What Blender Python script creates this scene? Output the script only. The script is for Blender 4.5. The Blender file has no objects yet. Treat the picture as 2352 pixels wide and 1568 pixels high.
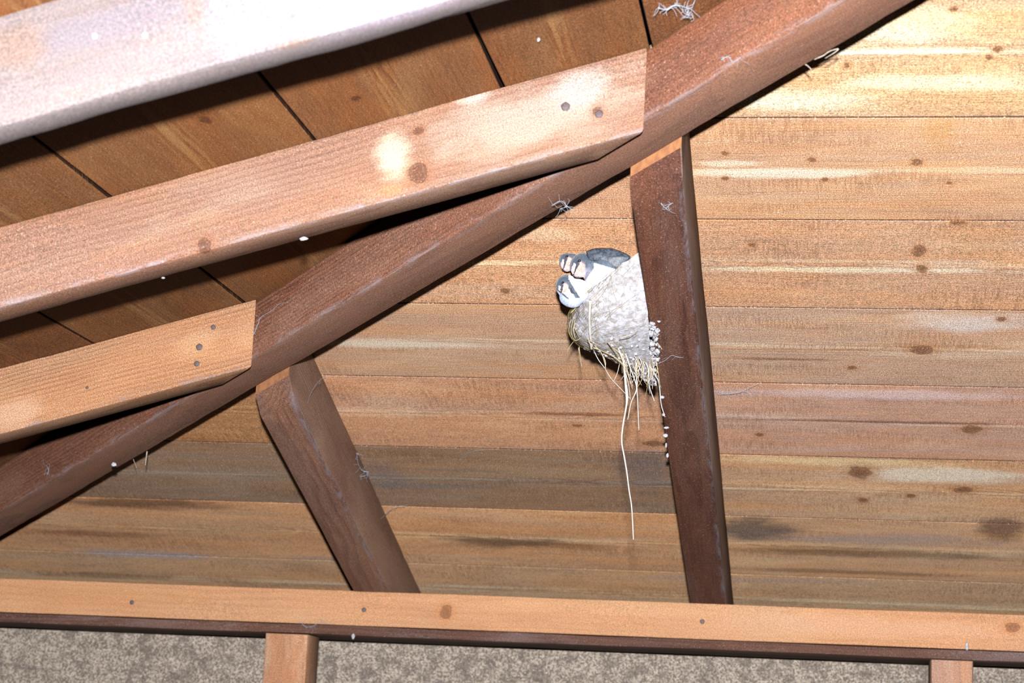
import bpy, bmesh, math, random
from mathutils import Vector, Matrix, noise
random.seed(7)
sc = bpy.context.scene
C = sc.collection
S = 1.4                       # metres per model unit
ZC = 1.6                      # camera height above the ground
def W(x, y, z): return Vector((x*S, y*S, z*S + ZC))

# ------------------------------------------------------------------ camera
F = 4526.07
CR = Vector((0.98705471, 0.15331106, 0.04710325))
CD = Vector((0.01484604, 0.20509161, -0.97863018))      # image "down"
CF = Vector((-0.15969532, 0.96666082, 0.20016058))
cam = bpy.data.cameras.new('camera'); camo = bpy.data.objects.new('camera', cam); C.objects.link(camo)
camo.matrix_world = Matrix(((CR.x, -CD.x, -CF.x, 0), (CR.y, -CD.y, -CF.y, 0), (CR.z, -CD.z, -CF.z, ZC), (0, 0, 0, 1)))
cam.sensor_width = 36; cam.lens = F*36/2352; cam.clip_start = .02
cam.dof.use_dof = True; cam.dof.focus_distance = 2.62; cam.dof.aperture_fstop = 8.5
sc.camera = camo
# ------------------------------------------------------------------ light: one flash gun just above the camera
world = bpy.data.worlds.new('night'); sc.world = world; world.use_nodes = True
world.node_tree.nodes['Background'].inputs[0].default_value = (.30, .30, .9, 1)
world.node_tree.nodes['Background'].inputs[1].default_value = .002
fl = bpy.data.lights.new('flash', 'SPOT'); fl.shadow_soft_size = .022; fl.spot_size = math.radians(80); fl.spot_blend = .5
fl.energy = 1980; fl.color = (1.0, .965, 1.0)
flo = bpy.data.objects.new('flash', fl); C.objects.link(flo)
flo.matrix_world = Matrix.Translation(W(.004, -.06, .095)) @ camo.matrix_world.to_3x3().to_4x4()
sc.view_settings.view_transform = 'Standard'; sc.view_settings.look = 'None'
sc.view_settings.gamma = 1; sc.view_settings.use_curve_mapping = False
sc.view_settings.exposure = 0.0

# ------------------------------------------------------------------ geometry of the roof (measured)
TR, TL, HR, HL = .3026, .27801, 1.02462, .59237
tR, tL = math.tan(TR), math.tan(TL)
def ray(u, v): return CF + CR*((u-1176)/F) + CD*((v-784)/F)
def atY(u, v, y): d = ray(u, v); return d*(y/d.y)              # model units
def onR(u, v, off=0): d = ray(u, v); return d*((HR-off/math.cos(TR))/(d.z+tR*d.y))
def onL(u, v, off=0): d = ray(u, v); return d*((HL-off/math.cos(TL))/(d.z-tL*d.x))
def w(p): return W(p.x, p.y, p.z)
HDIR = Vector((tR, -tL, 0)).normalized()                       # hip in plan, from far left to near right
HN = Vector((-tL, -tR, 0)).normalized()                        # towards the camera-left side
HY0 = (HR-HL)/tR
WH = .0483
HIPDIR = Vector((HDIR.x, HDIR.y, HDIR.x*tL)).normalized()

# ------------------------------------------------------------------ material helpers
class NT:
    def __init__(s, name):
        s.m = bpy.data.materials.new(name); s.m.use_nodes = True
        s.t = s.m.node_tree; s.n = s.t.nodes; s.l = s.t.links
        s.b = s.n['Principled BSDF']
    def val(s, x, sock):
        if hasattr(x, 'is_linked') or hasattr(x, 'links'): s.l.new(x, sock)
        else:
            try: sock.default_value = x
            except Exception: sock.default_value = tuple(x)
    def math(s, op, a, b=0., c=0.):
        n = s.n.new('ShaderNodeMath'); n.operation = op
        s.val(a, n.inputs[0]); s.val(b, n.inputs[1]); s.val(c, n.inputs[2]); return n.outputs[0]
    def vm(s, op, a, b=(0, 0, 0)):
        n = s.n.new('ShaderNodeVectorMath'); n.operation = op
        s.val(a, n.inputs[0]); s.val(b, n.inputs[1])
        return n.outputs['Value'] if op in ('LENGTH', 'DOT_PRODUCT', 'DISTANCE') else n.outputs[0]
    def noise(s, v, scale=1., detail=2., rough=.5, dist=0.):
        n = s.n.new('ShaderNodeTexNoise'); s.val(v, n.inputs['Vector'])
        n.inputs['Scale'].default_value = scale; n.inputs['Detail'].default_value = detail
        n.inputs['Roughness'].default_value = rough; n.inputs['Distortion'].default_value = dist
        return n.outputs['Fac']
    def ss(s, x, a, b, lo=0., hi=1.):
        n = s.n.new('ShaderNodeMapRange'); n.interpolation_type = 'SMOOTHSTEP'
        s.val(x, n.inputs[0]); n.inputs[1].default_value = a; n.inputs[2].default_value = b
        n.inputs[3].default_value = lo; n.inputs[4].default_value = hi; return n.outputs[0]
    def mix(s, f, a, b, mode='MIX'):
        n = s.n.new('ShaderNodeMix'); n.data_type = 'RGBA'; n.blend_type = mode
        s.val(f, n.inputs[0])
        for x, i in ((a, 6), (b, 7)):
            if isinstance(x, tuple): x = tuple(x) + ((1,) if len(x) == 3 else ())
            s.val(x, n.inputs[i])
        return n.outputs[2]
    def attr(s, name, out='Vector'):
        n = s.n.new('ShaderNodeAttribute'); n.attribute_name = name; return n.outputs[out]
    def sep(s, v): n = s.n.new('ShaderNodeSeparateXYZ'); s.val(v, n.inputs[0]); return n.outputs
    def comb(s, x, y, z):
        n = s.n.new('ShaderNodeCombineXYZ'); s.val(x, n.inputs[0]); s.val(y, n.inputs[1]); s.val(z, n.inputs[2]); return n.outputs[0]
    def bump(s, h, strength, dist=.002):
        n = s.n.new('ShaderNodeBump'); s.val(h, n.inputs['Height']); n.inputs['Strength'].default_value = strength
        n.inputs['Distance'].default_value = dist; s.l.new(n.outputs[0], s.b.inputs['Normal'])

def lin(r, g, b):
    f = lambda c: (c/255/12.92) if c <= 10.3 else ((c/255+.055)/1.055)**2.4
    return (f(r), f(g), f(b))

KA = .285
def wood(name, base, dark, pale, board=False, knots=(), freq=260., grain=.5, blotch=.4, speck=.5, rough=.75,
         dust=None, dustcol=(.55, .55, .62), centre=(0, .06, .10), spec=.07, saw=0., seed=0., patches=(), side=None, under=None, dusta=.55, huev=.65):
    """base/dark/pale linear colours; knots = (x, y, z, rx, ry) in local metres (x runs along the grain)"""
    kk = lambda c: tuple(x*KA for x in c)
    base, dark, pale = kk(base), kk(dark), kk(pale); dustcol = kk(dustcol)
    patches = [p[:5]+(kk(p[5]), p[6]) for p in patches]
    if side: side = (side[0], kk(side[1]), side[2])
    if under: under = (under[0], kk(under[1]), under[2])
    s = NT(name)
    if board: P = s.attr('gc'); T = s.attr('tc')
    else: P = s.n.new('ShaderNodeTexCoord').outputs['Object']
    P = s.vm('ADD', P, (seed, 0, 0)) if (seed and not board) else P
    dmin = None; ydisp = None
    for (kx, ky, kz, rx, ry) in knots:
        kx = kx + (seed if not board else 0)
        q = s.vm('MULTIPLY', s.vm('SUBTRACT', P, (kx, ky, kz)), (1/rx, 1/ry, 0 if board else 1/ry))
        d = s.vm('LENGTH', q)
        dmin = d if dmin is None else s.math('MINIMUM', dmin, d)
        qy = s.sep(s.vm('MULTIPLY', q, (.33, .33, .33)))
        e = s.math('EXPONENT', s.math('MULTIPLY', s.math('POWER', s.vm('LENGTH', s.vm('MULTIPLY', q, (.22, .38, .38))), 2.), -1.))
        term = s.math('MULTIPLY', s.math('MULTIPLY', qy[1], e), -ry*1.6)
        ydisp = term if ydisp is None else s.math('ADD', ydisp, term)
    x, y, z = s.sep(P)[0:3]
    wav = s.noise(s.comb(s.math('MULTIPLY', x, 1.6), s.math('MULTIPLY', y, 5), s.math('MULTIPLY', z, 5)), 1.0, 3, .55)
    wf = s.noise(s.comb(s.math('MULTIPLY', x, 9), s.math('MULTIPLY', y, 40), s.math('MULTIPLY', z, 40)), 1.0, 2, .5)
    if board:
        t = s.sep(T)
        t2 = s.math('ADD', t[0], s.math('MULTIPLY', s.math('SUBTRACT', wav, .5), .05))
        if ydisp is not None: t2 = s.math('ADD', t2, ydisp)
        core = s.noise(s.comb(s.math('MULTIPLY', x, 4.), t[2], 0.), 1., 2, .5)
        core = s.math('MULTIPLY', s.math('SUBTRACT', core, .28), .055)
        r = s.math('SQRT', s.math('ADD', s.math('MULTIPLY', t2, t2), s.math('MULTIPLY', core, s.math('ABSOLUTE', core))))
        r = s.math('POWER', s.math('ABSOLUTE', r), .8)
        cen = s.math('SUBTRACT', 1., s.ss(s.math('ABSOLUTE', t2), .0, .03))
    else:
        yy = s.math('SUBTRACT', y, centre[1]); zz = s.math('SUBTRACT', z, centre[2])
        if ydisp is not None: yy = s.math('ADD', yy, ydisp); zz = s.math('ADD', zz, ydisp)
        r = s.math('SQRT', s.math('ADD', s.math('MULTIPLY', yy, yy), s.math('MULTIPLY', zz, zz)))
        r = s.math('ADD', r, s.math('MULTIPLY', wav, .03))
        cen = None
    ph = s.math('ADD', s.math('MULTIPLY', r, freq), s.math('MULTIPLY', wf, 2.2))
    fr = s.math('FRACT', s.math('MULTIPLY', ph, .5))
    ring = s.math('MULTIPLY', s.ss(fr, .25, .88), s.math('SUBTRACT', 1., s.ss(fr, .9, 1.)))
    gate = s.ss(s.noise(s.comb(s.math('MULTIPLY', x, 2.2), s.math('MULTIPLY', y, 14), s.math('MULTIPLY', z, 14)), 1., 3, .6), .35, .66, .15, 1.)
    ring = s.math('MULTIPLY', ring, gate)
    if cen is not None: ring = s.math('MULTIPLY', ring, s.math('ADD', .35, s.math('MULTIPLY', cen, .75)))
    fib = s.noise(s.comb(s.math('MULTIPLY', x, 14), s.math('MULTIPLY', y, 620), s.math('MULTIPLY', z, 620)), 1., 2, .6)
    col = s.mix(s.math('MULTIPLY', ring, grain), base, dark)
    col = s.mix(s.ss(fib, .42, .75, 0., .45*grain+.12), col, dark)
    bl = s.noise(s.comb(s.math('MULTIPLY', x, 3.4), s.math('MULTIPLY', y, 13), s.math('MULTIPLY', z, 13)), 1., 4, .6, .4)
    col = s.mix(s.ss(bl, .48, .72, 0., blotch), col, pale)
    col = s.mix(s.ss(bl, .47, .25, 0., blotch*.8), col, dark)
    if cen is not None:     # pale heart streaks along the middle of each board
        st = s.noise(s.comb(s.math('MULTIPLY', x, 2.5), s.math('MULTIPLY', y, 90), z), 1., 3, .6)
        col = s.mix(s.math('MULTIPLY', s.math('MULTIPLY', cen, s.ss(st, .45, .62)), .8), col, pale)
    if saw:
        sw = s.noise(s.comb(s.math('MULTIPLY', x, 420), s.math('MULTIPLY', y, 30), z), 1., 1, .5)
        g2 = s.ss(s.noise(s.comb(s.math('MULTIPLY', x, 5), s.math('MULTIPLY', y, 22), z), 1., 2), .45, .65)
        col = s.mix(s.math('MULTIPLY', s.math('MULTIPLY', s.ss(sw, .45, .6), g2), saw), col, dark)
    for (px, py, pz, rx, ry, pc, a) in patches:
        q = s.vm('MULTIPLY', s.vm('SUBTRACT', P, (px + (0 if board else seed), py, pz)), (1/rx, 1/ry, 0 if board else 1/ry))
        d = s.math('ADD', s.vm('LENGTH', q), s.math('MULTIPLY', s.math('SUBTRACT', s.noise(s.comb(s.math('MULTIPLY', x, 12), s.math('MULTIPLY', y, 34), s.math('MULTIPLY', z, 34)), 1., 4, .65), .5), 1.5))
        col = s.mix(s.ss(d, 1.15, .35, 0., a), col, pc)
    hn = s.noise(s.comb(s.math('MULTIPLY', x, 1.9), s.math('MULTIPLY', y, 17 if board else 24), s.math('ADD', s.math('MULTIPLY', z, 9), 4.)), 1., 3, .6, .8)
    hue = s.mix(s.ss(hn, .38, .62), (1.12, .97, .80), (.93, .95, 1.02))
    col = s.mix(huev, col, s.mix(1., col, hue, 'MULTIPLY'))
    if board: col = s.mix(1., col, s.attr('tint', 'Color'), 'MULTIPLY')
    if dmin is not None:
        kn = s.noise(s.comb(s.math('MULTIPLY', x, 55), s.math('MULTIPLY', y, 110), s.math('MULTIPLY', z, 110)), 1., 3, .6)
        dd = s.math('ADD', dmin, s.math('MULTIPLY', s.math('SUBTRACT', kn, .5), 1.5))
        col = s.mix(s.ss(dd, 2.6, 1., 0., .45), col, tuple(c*.75+d*.25 for c, d in zip((base[0], base[1]*.72, base[2]*.45), dark)))
        kr = s.math('FRACT', s.math('MULTIPLY', dd, 2.4))
        kc = s.mix(s.ss(kr, .2, .9, 0., .7), tuple(b*.15+d*.5 for b, d in zip(base, dark)), (base[0]*.60, base[1]*.40, base[2]*.28))
        col = s.mix(s.ss(dd, 1.1, .6, 0., .9), col, kc)
        col = s.mix(s.math('MULTIPLY', s.ss(dd, .7, 1., 0., 1.), s.ss(dd, 1.25, 1., 0., .55)), col, tuple(c*.4 for c in dark))
    Q = s.attr('gc') if board else P
    sp = s.noise(Q, 520., 1., .5)
    col = s.mix(s.ss(sp, .60, .74, 0., speck), col, tuple(c*.35 for c in dark))
    sp2 = s.noise(s.vm('ADD', Q, (7, 3, 1)), 460., 1., .5)
    col = s.mix(s.ss(sp2, .62, .76, 0., speck*.8), col, tuple(min(1., c*1.6+.03) for c in pale))
    if side:                # one side face mixed to a paler colour than the others
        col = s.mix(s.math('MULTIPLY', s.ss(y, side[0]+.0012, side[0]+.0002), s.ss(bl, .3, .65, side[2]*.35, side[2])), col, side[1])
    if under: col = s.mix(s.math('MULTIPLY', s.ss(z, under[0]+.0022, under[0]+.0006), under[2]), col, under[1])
    gr = s.n.new('ShaderNodeTexNoise'); s.val(Q, gr.inputs['Vector']); gr.inputs['Scale'].default_value = 640.; gr.inputs['Detail'].default_value = 2.
    gc_ = s.mix(1., s.mix(.6, gr.outputs['Color'], (.5, .5, .5)), (2., 2., 2.), 'MULTIPLY')
    gf = s.ss(gr.outputs['Fac'], .28, .72, .54 if board else .66, 1.46 if board else 1.34)
    col = s.mix(1., col, s.comb(gf, gf, gf), 'MULTIPLY'); col = s.mix(.6, col, s.mix(1., col, gc_, 'MULTIPLY'))
    if dust:                # pale dust gathered along an edge: (y, z, width)
        q = s.vm('LENGTH', s.comb(0., s.math('SUBTRACT', y, dust[0]), s.math('SUBTRACT', z, dust[1])))
        dn = s.noise(s.comb(s.math('MULTIPLY', x, 22), s.math('MULTIPLY', y, 120), s.math('MULTIPLY', z, 120)), 1., 4, .65, 1.)
        col = s.mix(s.math('MULTIPLY', s.ss(q, dust[2], 0.), s.ss(dn, .42, .64, 0., dusta)), col, dustcol)
    s.l.new(col, s.b.inputs['Base Color'])
    s.b.inputs['Roughness'].default_value = rough; s.b.inputs['Specular IOR Level'].default_value = spec
    h = s.math('ADD', s.math('MULTIPLY', fib, .6), s.math('MULTIPLY', ring, -.6))
    s.bump(h, .35, .0012)
    return s.m

def plain(name, c, rough=.7, c2=None, scale=200., bump=0., spec=.3, k=.32):
    c = tuple(x*k for x in c); c2 = tuple(x*k for x in c2) if c2 else None
    s = NT(name); tc = s.n.new('ShaderNodeTexCoord').outputs['Object']
    n = s.noise(tc, scale, 4, .6)
    col = s.mix(s.ss(n, .35, .65), c, c2 or tuple(x*.75 for x in c))
    s.l.new(col, s.b.inputs['Base Color']); s.b.inputs['Roughness'].default_value = rough
    s.b.inputs['Specular IOR Level'].default_value = spec
    if bump: s.bump(n, bump, .002)
    return s.m

# ------------------------------------------------------------------ object helpers
def tag(o, label=None, cat=None, group=None, kind=None):
    if label: o['label'] = label
    if cat: o['category'] = cat
    if group: o['group'] = group
    if kind: o['kind'] = kind
    return o
def link(name, me, mat, parent=None, mw=None, smooth=False):
    o = bpy.data.objects.new(name, me); C.objects.link(o)
    if mat:
        for m in (mat if isinstance(mat, (list, tuple)) else [mat]): me.materials.append(m)
    if parent is not None: o.parent = parent
    if mw is not None: o.matrix_world = mw
    if smooth:
        for p in me.polygons: p.use_smooth = True
    return o
def frame(o, ex, ez):
    ex = ex.normalized(); ey = ez.cross(ex).normalized(); ez = ex.cross(ey)
    return Matrix(((ex.x, ey.x, ez.x, o.x), (ex.y, ey.y, ez.y, o.y), (ex.z, ey.z, ez.z, o.z), (0, 0, 0, 1)))

def timber_bm(L, y0, y1, z0, z1, seg=70, bev=.0022, wob=.0009, seed=0., zback=None):
    """a sawn timber along local x with slightly worn, wandering arrises; zback lowers z1 along the y1 edge"""
    bm = bmesh.new(); rings = []
    zb = z1 if zback is None else zback
    corners = [(y0, z0, 1, 1), (y1, z0, -1, 1), (y1, zb, -1, -1), (y0, z1, 1, -1)]
    for i in range(seg+1):
        x = L*i/seg; ring = []
        for k, (cy, cz, sy, sz) in enumerate(corners):
            nv = noise.noise_vector(Vector((x*6+seed, k*9.1, seed*2)))
            n2 = noise.noise(Vector((x*38+seed, k*5.3, 4.2)))
            b = bev*(1+.8*abs(nv.z)+1.2*max(0, n2)); dy = nv.x*wob; dz = nv.y*wob
            a = (cy+sy*b+dy, cz+dz); c = (cy+dy, cz+sz*b+dz); m = (cy+sy*b*.3+dy, cz+sz*b*.3+dz)
            tri = [a, m, c]
            if k in (0, 2): tri = tri[::-1]
            ring += [bm.verts.new((x, p[0], p[1])) for p in tri]
        rings.append(ring)
    n = len(rings[0])
    for a, b in zip(rings, rings[1:]):
        for j in range(n):
            bm.faces.new((a[j], a[(j+1) % n], b[(j+1) % n], b[j]))
    bm.faces.new(rings[0][::-1]); bm.faces.new(rings[-1])
    bmesh.ops.recalc_face_normals(bm, faces=bm.faces)
    return bm
def cut(bm, mw, co, no):
    """drop what lies on the side the world normal points to; co/no in world space"""
    inv = mw.inverted(); lc = inv @ co; ln = (inv.to_3x3() @ no).normalized()
    r = bmesh.ops.bisect_plane(bm, geom=bm.verts[:]+bm.edges[:]+bm.faces[:], plane_co=lc, plane_no=ln, clear_outer=True)
    ed = [e for e in r['geom_cut'] if isinstance(e, bmesh.types.BMEdge)]
    try: bmesh.ops.contextual_create(bm, geom=ed)
    except Exception: pass
    bmesh.ops.recalc_face_normals(bm, faces=bm.faces)
def tomesh(bm, name): me = bpy.data.meshes.new(name); bm.to_mesh(me); bm.free(); return me
def finish(bm, name, mat, mw, parent=None):
    o = link(name, tomesh(bm, name), mat)
    o.matrix_world = mw
    if parent is not None: o.parent = parent; o.matrix_parent_inverse = parent.matrix_world.inverted()
    for p in o.data.polygons: p.use_smooth = len(p.vertices) < 5
    o.data.set_sharp_from_angle(angle=math.radians(38))
    return o
def child(o, parent):
    bpy.context.view_layer.update()
    o.parent = parent; o.matrix_parent_inverse = parent.matrix_world.inverted(); return o
def local(o, p): return o.matrix_world.inverted() @ w(p)

def tube(pts, r0, r1=None, sides=6, bm=None, cap=True):
    bm = bm or bmesh.new(); r1 = r0 if r1 is None else r1; prev = None; N = len(pts)
    up = Vector((.3, .5, .8)).normalized()
    for i, p in enumerate(pts):
        d = (pts[min(i+1, N-1)]-pts[max(i-1, 0)]).normalized()
        a = d.cross(up).normalized(); b = d.cross(a)
        r = r0+(r1-r0)*i/(N-1)
        ring = [bm.verts.new(p+(a*math.cos(2*math.pi*k/sides)+b*math.sin(2*math.pi*k/sides))*r) for k in range(sides)]
        if prev:
            for k in range(sides): bm.faces.new((prev[k], prev[(k+1) % sides], ring[(k+1) % sides], ring[k]))
        elif cap: bm.faces.new(ring[::-1])
        prev = ring
    if cap: bm.faces.new(prev)
    return bm
def smooth_path(pts, n=5):
    out = []
    P = [pts[0]]+list(pts)+[pts[-1]]
    for i in range(1, len(P)-2):
        for k in range(n):
            t = k/n; a, b, c, d = P[i-1], P[i], P[i+1], P[i+2]
            out.append(.5*((2*b)+(c-a)*t+(2*a-5*b+4*c-d)*t*t+(3*b-a-3*c+d)*t**3))
    out.append(pts[-1]); return out
def blob_bm(c, rx, ry, rz, amp=.25, seed=0., sub=2, bm=None, fr=1.6):
    bm2 = bmesh.new(); bmesh.ops.create_icosphere(bm2, subdivisions=sub, radius=1)
    for v in bm2.verts:
        n = noise.noise(v.co*fr+Vector((seed, seed*1.7, 0)))
        v.co = Vector((v.co.x*rx, v.co.y*ry, v.co.z*rz))*(1+amp*n)+c
    if bm is None: return bm2
    me = bpy.data.meshes.new('tmp'); bm2.to_mesh(me); bm2.free(); bm.from_mesh(me); bpy.data.meshes.remove(me); return bm

# ================================================================== THE ROOF BOARDING
def gcR(p):  # model point on the right slope -> (x, s) metres
    return (p.x*S, p.y*S/math.cos(TR))
def gcL(p):
    return (p.y*S, p.x*S/math.cos(TL))
RK = [(2110, 576, 14, 12), (2118, 617, 11, 9), (1945, 150, 6, 7), (2291, 113, 9, 6), (2272, 130, 8, 5), (2190, 20, 8, 6),
      (2106, 372, 12, 6), (1864, 366, 9, 5), (2118, 803, 24, 9), (1957, 844, 10, 4), (1976, 1084, 24, 12), (1745, 998, 8, 4),
      (2212, 1124, 20, 6), (1326, 977, 10, 3), (1982, 1148, 11, 4), (2300, 733, 10, 5), (2232, 985, 22, 8), (1160, 668, 9, 6), (2092, 1138, 9, 4),
      (2200, 510, 16, 6), (1666, 409, 8, 4), (1665, 352, 7, 4), (1895, 412, 6, 4), (2180, 420, 7, 3), (1727, 561, 8, 4), (1500, 1018, 22, 6)]
def kR(u, v, rx, ry):
    a = gcR(onR(u, v)); b = gcR(onR(u, v+ry)); c = gcR(onR(u+rx, v))
    return (a[0], a[1], 0, abs(c[0]-a[0]), max(.003, abs(b[1]-a[1])))
def pR(u, v, rx, ry, c, a): k = kR(u, v, rx, ry); return k+(c, a)
pine = (.70, .43, .25); pined = (.25, .11, .055); pinep = (.86, .66, .43)
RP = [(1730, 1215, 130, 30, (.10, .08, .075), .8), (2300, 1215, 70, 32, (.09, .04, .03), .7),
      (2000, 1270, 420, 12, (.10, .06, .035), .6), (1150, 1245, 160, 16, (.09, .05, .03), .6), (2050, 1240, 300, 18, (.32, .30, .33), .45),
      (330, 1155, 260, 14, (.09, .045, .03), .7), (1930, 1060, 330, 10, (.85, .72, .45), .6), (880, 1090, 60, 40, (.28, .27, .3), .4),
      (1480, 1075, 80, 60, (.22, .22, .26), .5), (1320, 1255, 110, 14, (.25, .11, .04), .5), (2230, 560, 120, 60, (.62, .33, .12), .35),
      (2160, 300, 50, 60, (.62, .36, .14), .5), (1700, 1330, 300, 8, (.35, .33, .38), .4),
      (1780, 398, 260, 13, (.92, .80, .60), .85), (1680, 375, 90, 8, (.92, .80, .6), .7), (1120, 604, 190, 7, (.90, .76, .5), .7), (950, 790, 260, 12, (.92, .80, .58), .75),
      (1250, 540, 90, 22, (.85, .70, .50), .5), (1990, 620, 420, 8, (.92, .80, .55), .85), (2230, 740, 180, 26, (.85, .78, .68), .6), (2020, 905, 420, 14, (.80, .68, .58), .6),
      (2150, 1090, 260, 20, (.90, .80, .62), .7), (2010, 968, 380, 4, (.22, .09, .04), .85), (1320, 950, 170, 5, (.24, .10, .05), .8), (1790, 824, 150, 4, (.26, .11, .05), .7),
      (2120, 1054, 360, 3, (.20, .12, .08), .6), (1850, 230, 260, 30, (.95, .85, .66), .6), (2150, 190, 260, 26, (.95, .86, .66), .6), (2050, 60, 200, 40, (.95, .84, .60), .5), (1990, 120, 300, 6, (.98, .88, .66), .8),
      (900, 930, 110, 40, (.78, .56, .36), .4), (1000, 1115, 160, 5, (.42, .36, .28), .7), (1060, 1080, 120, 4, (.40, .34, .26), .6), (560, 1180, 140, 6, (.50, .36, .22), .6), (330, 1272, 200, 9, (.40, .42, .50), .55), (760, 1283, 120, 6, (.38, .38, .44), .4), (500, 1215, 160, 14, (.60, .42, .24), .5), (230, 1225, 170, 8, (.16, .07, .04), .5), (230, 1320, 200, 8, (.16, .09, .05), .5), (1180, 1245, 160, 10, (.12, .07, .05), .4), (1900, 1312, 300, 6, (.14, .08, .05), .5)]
RKW = [kR(*k) for k in RK]; RPW = [pR(*k) for k in RP]
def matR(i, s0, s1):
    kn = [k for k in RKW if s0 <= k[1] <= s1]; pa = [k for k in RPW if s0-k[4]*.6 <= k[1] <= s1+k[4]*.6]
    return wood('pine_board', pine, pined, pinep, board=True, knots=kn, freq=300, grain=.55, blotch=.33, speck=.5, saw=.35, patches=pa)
LK = [(470, 275, 13, 9), (820, 225, 6, 5)]
def kL(u, v, rx, ry):
    a = gcL(onL(u, v)); b = gcL(onL(u, v+ry)); c = gcL(onL(u+rx, v))
    return (a[0], a[1], 0, max(.006, abs(b[0]-a[0])*1.), max(.005, abs(c[1]-a[1])))
mL = wood('stained_ceiling_boards_left', (.34, .155, .062), (.12, .04, .02), (.50, .28, .12), board=True, knots=[kL(*k) for k in LK],
          freq=230, grain=.5, blotch=.4, speck=.5, seed=3)

def board_bm(bm, fr, x0, x1, s0, s1, seed, tint, thick=.018, gap=.0007, lgc=None, ltc=None, lti=None, wv=.0005, mi=0):
    """one board: fr(x, s, z) -> world point; visible face at z=0, back at z=thick"""
    n = max(2, int((x1-x0)/.045)); a = s0+gap; b = s1-gap; ch = .0012
    prof = [(a, thick), (a, ch), (a+ch*.5, ch*.35), (a+ch*1.3, 0), ((a+b)/2, -.0003), (b-ch*1.3, 0), (b-ch*.5, ch*.35), (b, ch), (b, thick)]
    rows = []
    for i in range(n+1):
        x = x0+(x1-x0)*i/n
        row = []
        for j, (sv, z) in enumerate(prof):
            e = noise.noise(Vector((x*5, s0*13+(j > 4)*3.1, seed)))*wv
            row.append((x, sv+(e if j != 4 else 0), z))
        rows.append([(bm.verts.new(fr(*q)), q) for q in row])
    m = len(prof); hw = (s1-s0)/2; mid = (s0+s1)/2
    def face(vs, edge=False):
        f = bm.faces.new([v for v, q in vs]); f.material_index = mi
        for lp, (v, q) in zip(f.loops, vs):
            lp[lgc] = Vector((q[0], q[1], seed*.37)); lp[ltc] = Vector((q[1]-mid, hw, seed*3.3)); lp[lti] = (*tint, 1) if not edge else (tint[0]*.16, tint[1]*.14, tint[2]*.16, 1)
    for r0, r1 in zip(rows, rows[1:]):
        for j in range(m): face([r0[j], r0[(j+1) % m], r1[(j+1) % m], r1[j]], j not in (2, 3, 4, 5))
    face(rows[0][::-1]); face(rows[-1])
def layers(bm):
    return bm.loops.layers.float_vector.new('gc'), bm.loops.layers.float_vector.new('tc'), bm.loops.layers.float_color.new('tint')

# right (far) slope -----------------------------------------------
seamsR = [.70, .915, 1.13, 1.345, 1.56, 1.775, 1.992, 2.236, 2.4475, 2.6606, 2.872, 3.1036, 3.3292, 3.573, 3.79, 4.0]
XP = -.144*S
T = {   # board index -> (tint left of the second jack rafter, tint right of it)
    5: ((1.25, 1.35, 1.35),)*2, 6: ((1.2, 1.24, 1.2), (1.22, 1.34, 1.3)), 7: ((1.15, 1.16, 1.25), (1.10, 1.10, 1.08)),
    8: ((1.25, 1.22, 1.22), (1.12, 1.10, 1.10)), 9: ((1.10, 1.12, 1.14), (1.05, 1.14, 1.28)), 10: ((1.2, 1.14, 1.15), (1.14, 1.16, 1.38)),
    11: ((.66, .73, .80), (1.28, 1.36, 1.36)), 12: ((1.45, 1.42, 1.28), (1.42, 1.5, 1.45)), 13: ((1.42, 1.5, 1.45), (1.42, 1.55, 1.5)), 14: ((1.1, 1.2, 1.2),)*2}
def frR(x, s, z):
    y = s*math.cos(TR); zz = HR*S - y*tR + ZC
    return Vector((x, y+z*math.sin(TR), zz+z*math.cos(TR)))
bm = bmesh.new(); lg = layers(bm); mR = []
for i, (a, b) in enumerate(zip(seamsR, seamsR[1:])):
    mR.append(matR(i, a/math.cos(TR), b/math.cos(TR)))
    tl, tr = T.get(i, ((1, 1, 1),)*2)
    a2, b2 = a/math.cos(TR), b/math.cos(TR)
    segs = [(-2.3, XP, tl), (XP+.001, 1.5, tr)]
    if i == 10: segs = [(-2.3, -.569*S, (.95, .78, .55)), (-.569*S+.001, XP, tl), (XP+.001, 1.5, tr)]
    for k, (xa, xb, t) in enumerate(segs):
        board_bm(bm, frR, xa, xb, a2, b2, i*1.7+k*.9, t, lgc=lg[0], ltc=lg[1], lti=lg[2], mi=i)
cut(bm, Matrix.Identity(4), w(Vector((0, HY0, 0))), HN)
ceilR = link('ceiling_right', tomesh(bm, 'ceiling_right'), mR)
tag(ceilR, 'light pine boarding of the far roof slope, boards running level', 'ceiling', kind='structure')

# left slope ------------------------------------------------------
seamsL = [-2.2, -1.91, -1.69, -1.475, -1.2575, -1.04, -.8217, -.584, -.369, -.203, .02, .235, .45, .67]
TLt = [(1, 1, 1), (1, 1, 1), (1, 1, 1), (.9, .9, .9), (.9, .85, .8), (.95, .95, .9), (1.02, .98, .9), (1.08, 1.05, 1.0), (1.06, 1.02, .95), (1.0, .95, .95), (.9, .85, .9), (1, 1, 1), (1, 1, 1)]
def frL(y, s, z):
    x = s*math.cos(TL); zz = HL*S + x*tL + ZC
    return Vector((x-z*math.sin(TL), y, zz+z*math.cos(TL)))
bm = bmesh.new(); lg = layers(bm)
for i, (a, b) in enumerate(zip(seamsL, seamsL[1:])):
    board_bm(bm, frL, .2, 4.2, a/math.cos(TL), b/math.cos(TL), 40+i*1.3, TLt[i], lgc=lg[0], ltc=lg[1], lti=lg[2], gap=.0018, wv=.0012)
bmesh.ops.recalc_face_normals(bm, faces=bm.faces)
cut(bm, Matrix.Identity(4), w(Vector((0, HY0, 0))), -HN)
ceilL = link('ceiling_left', tomesh(bm, 'ceiling_left'), mL)
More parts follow.
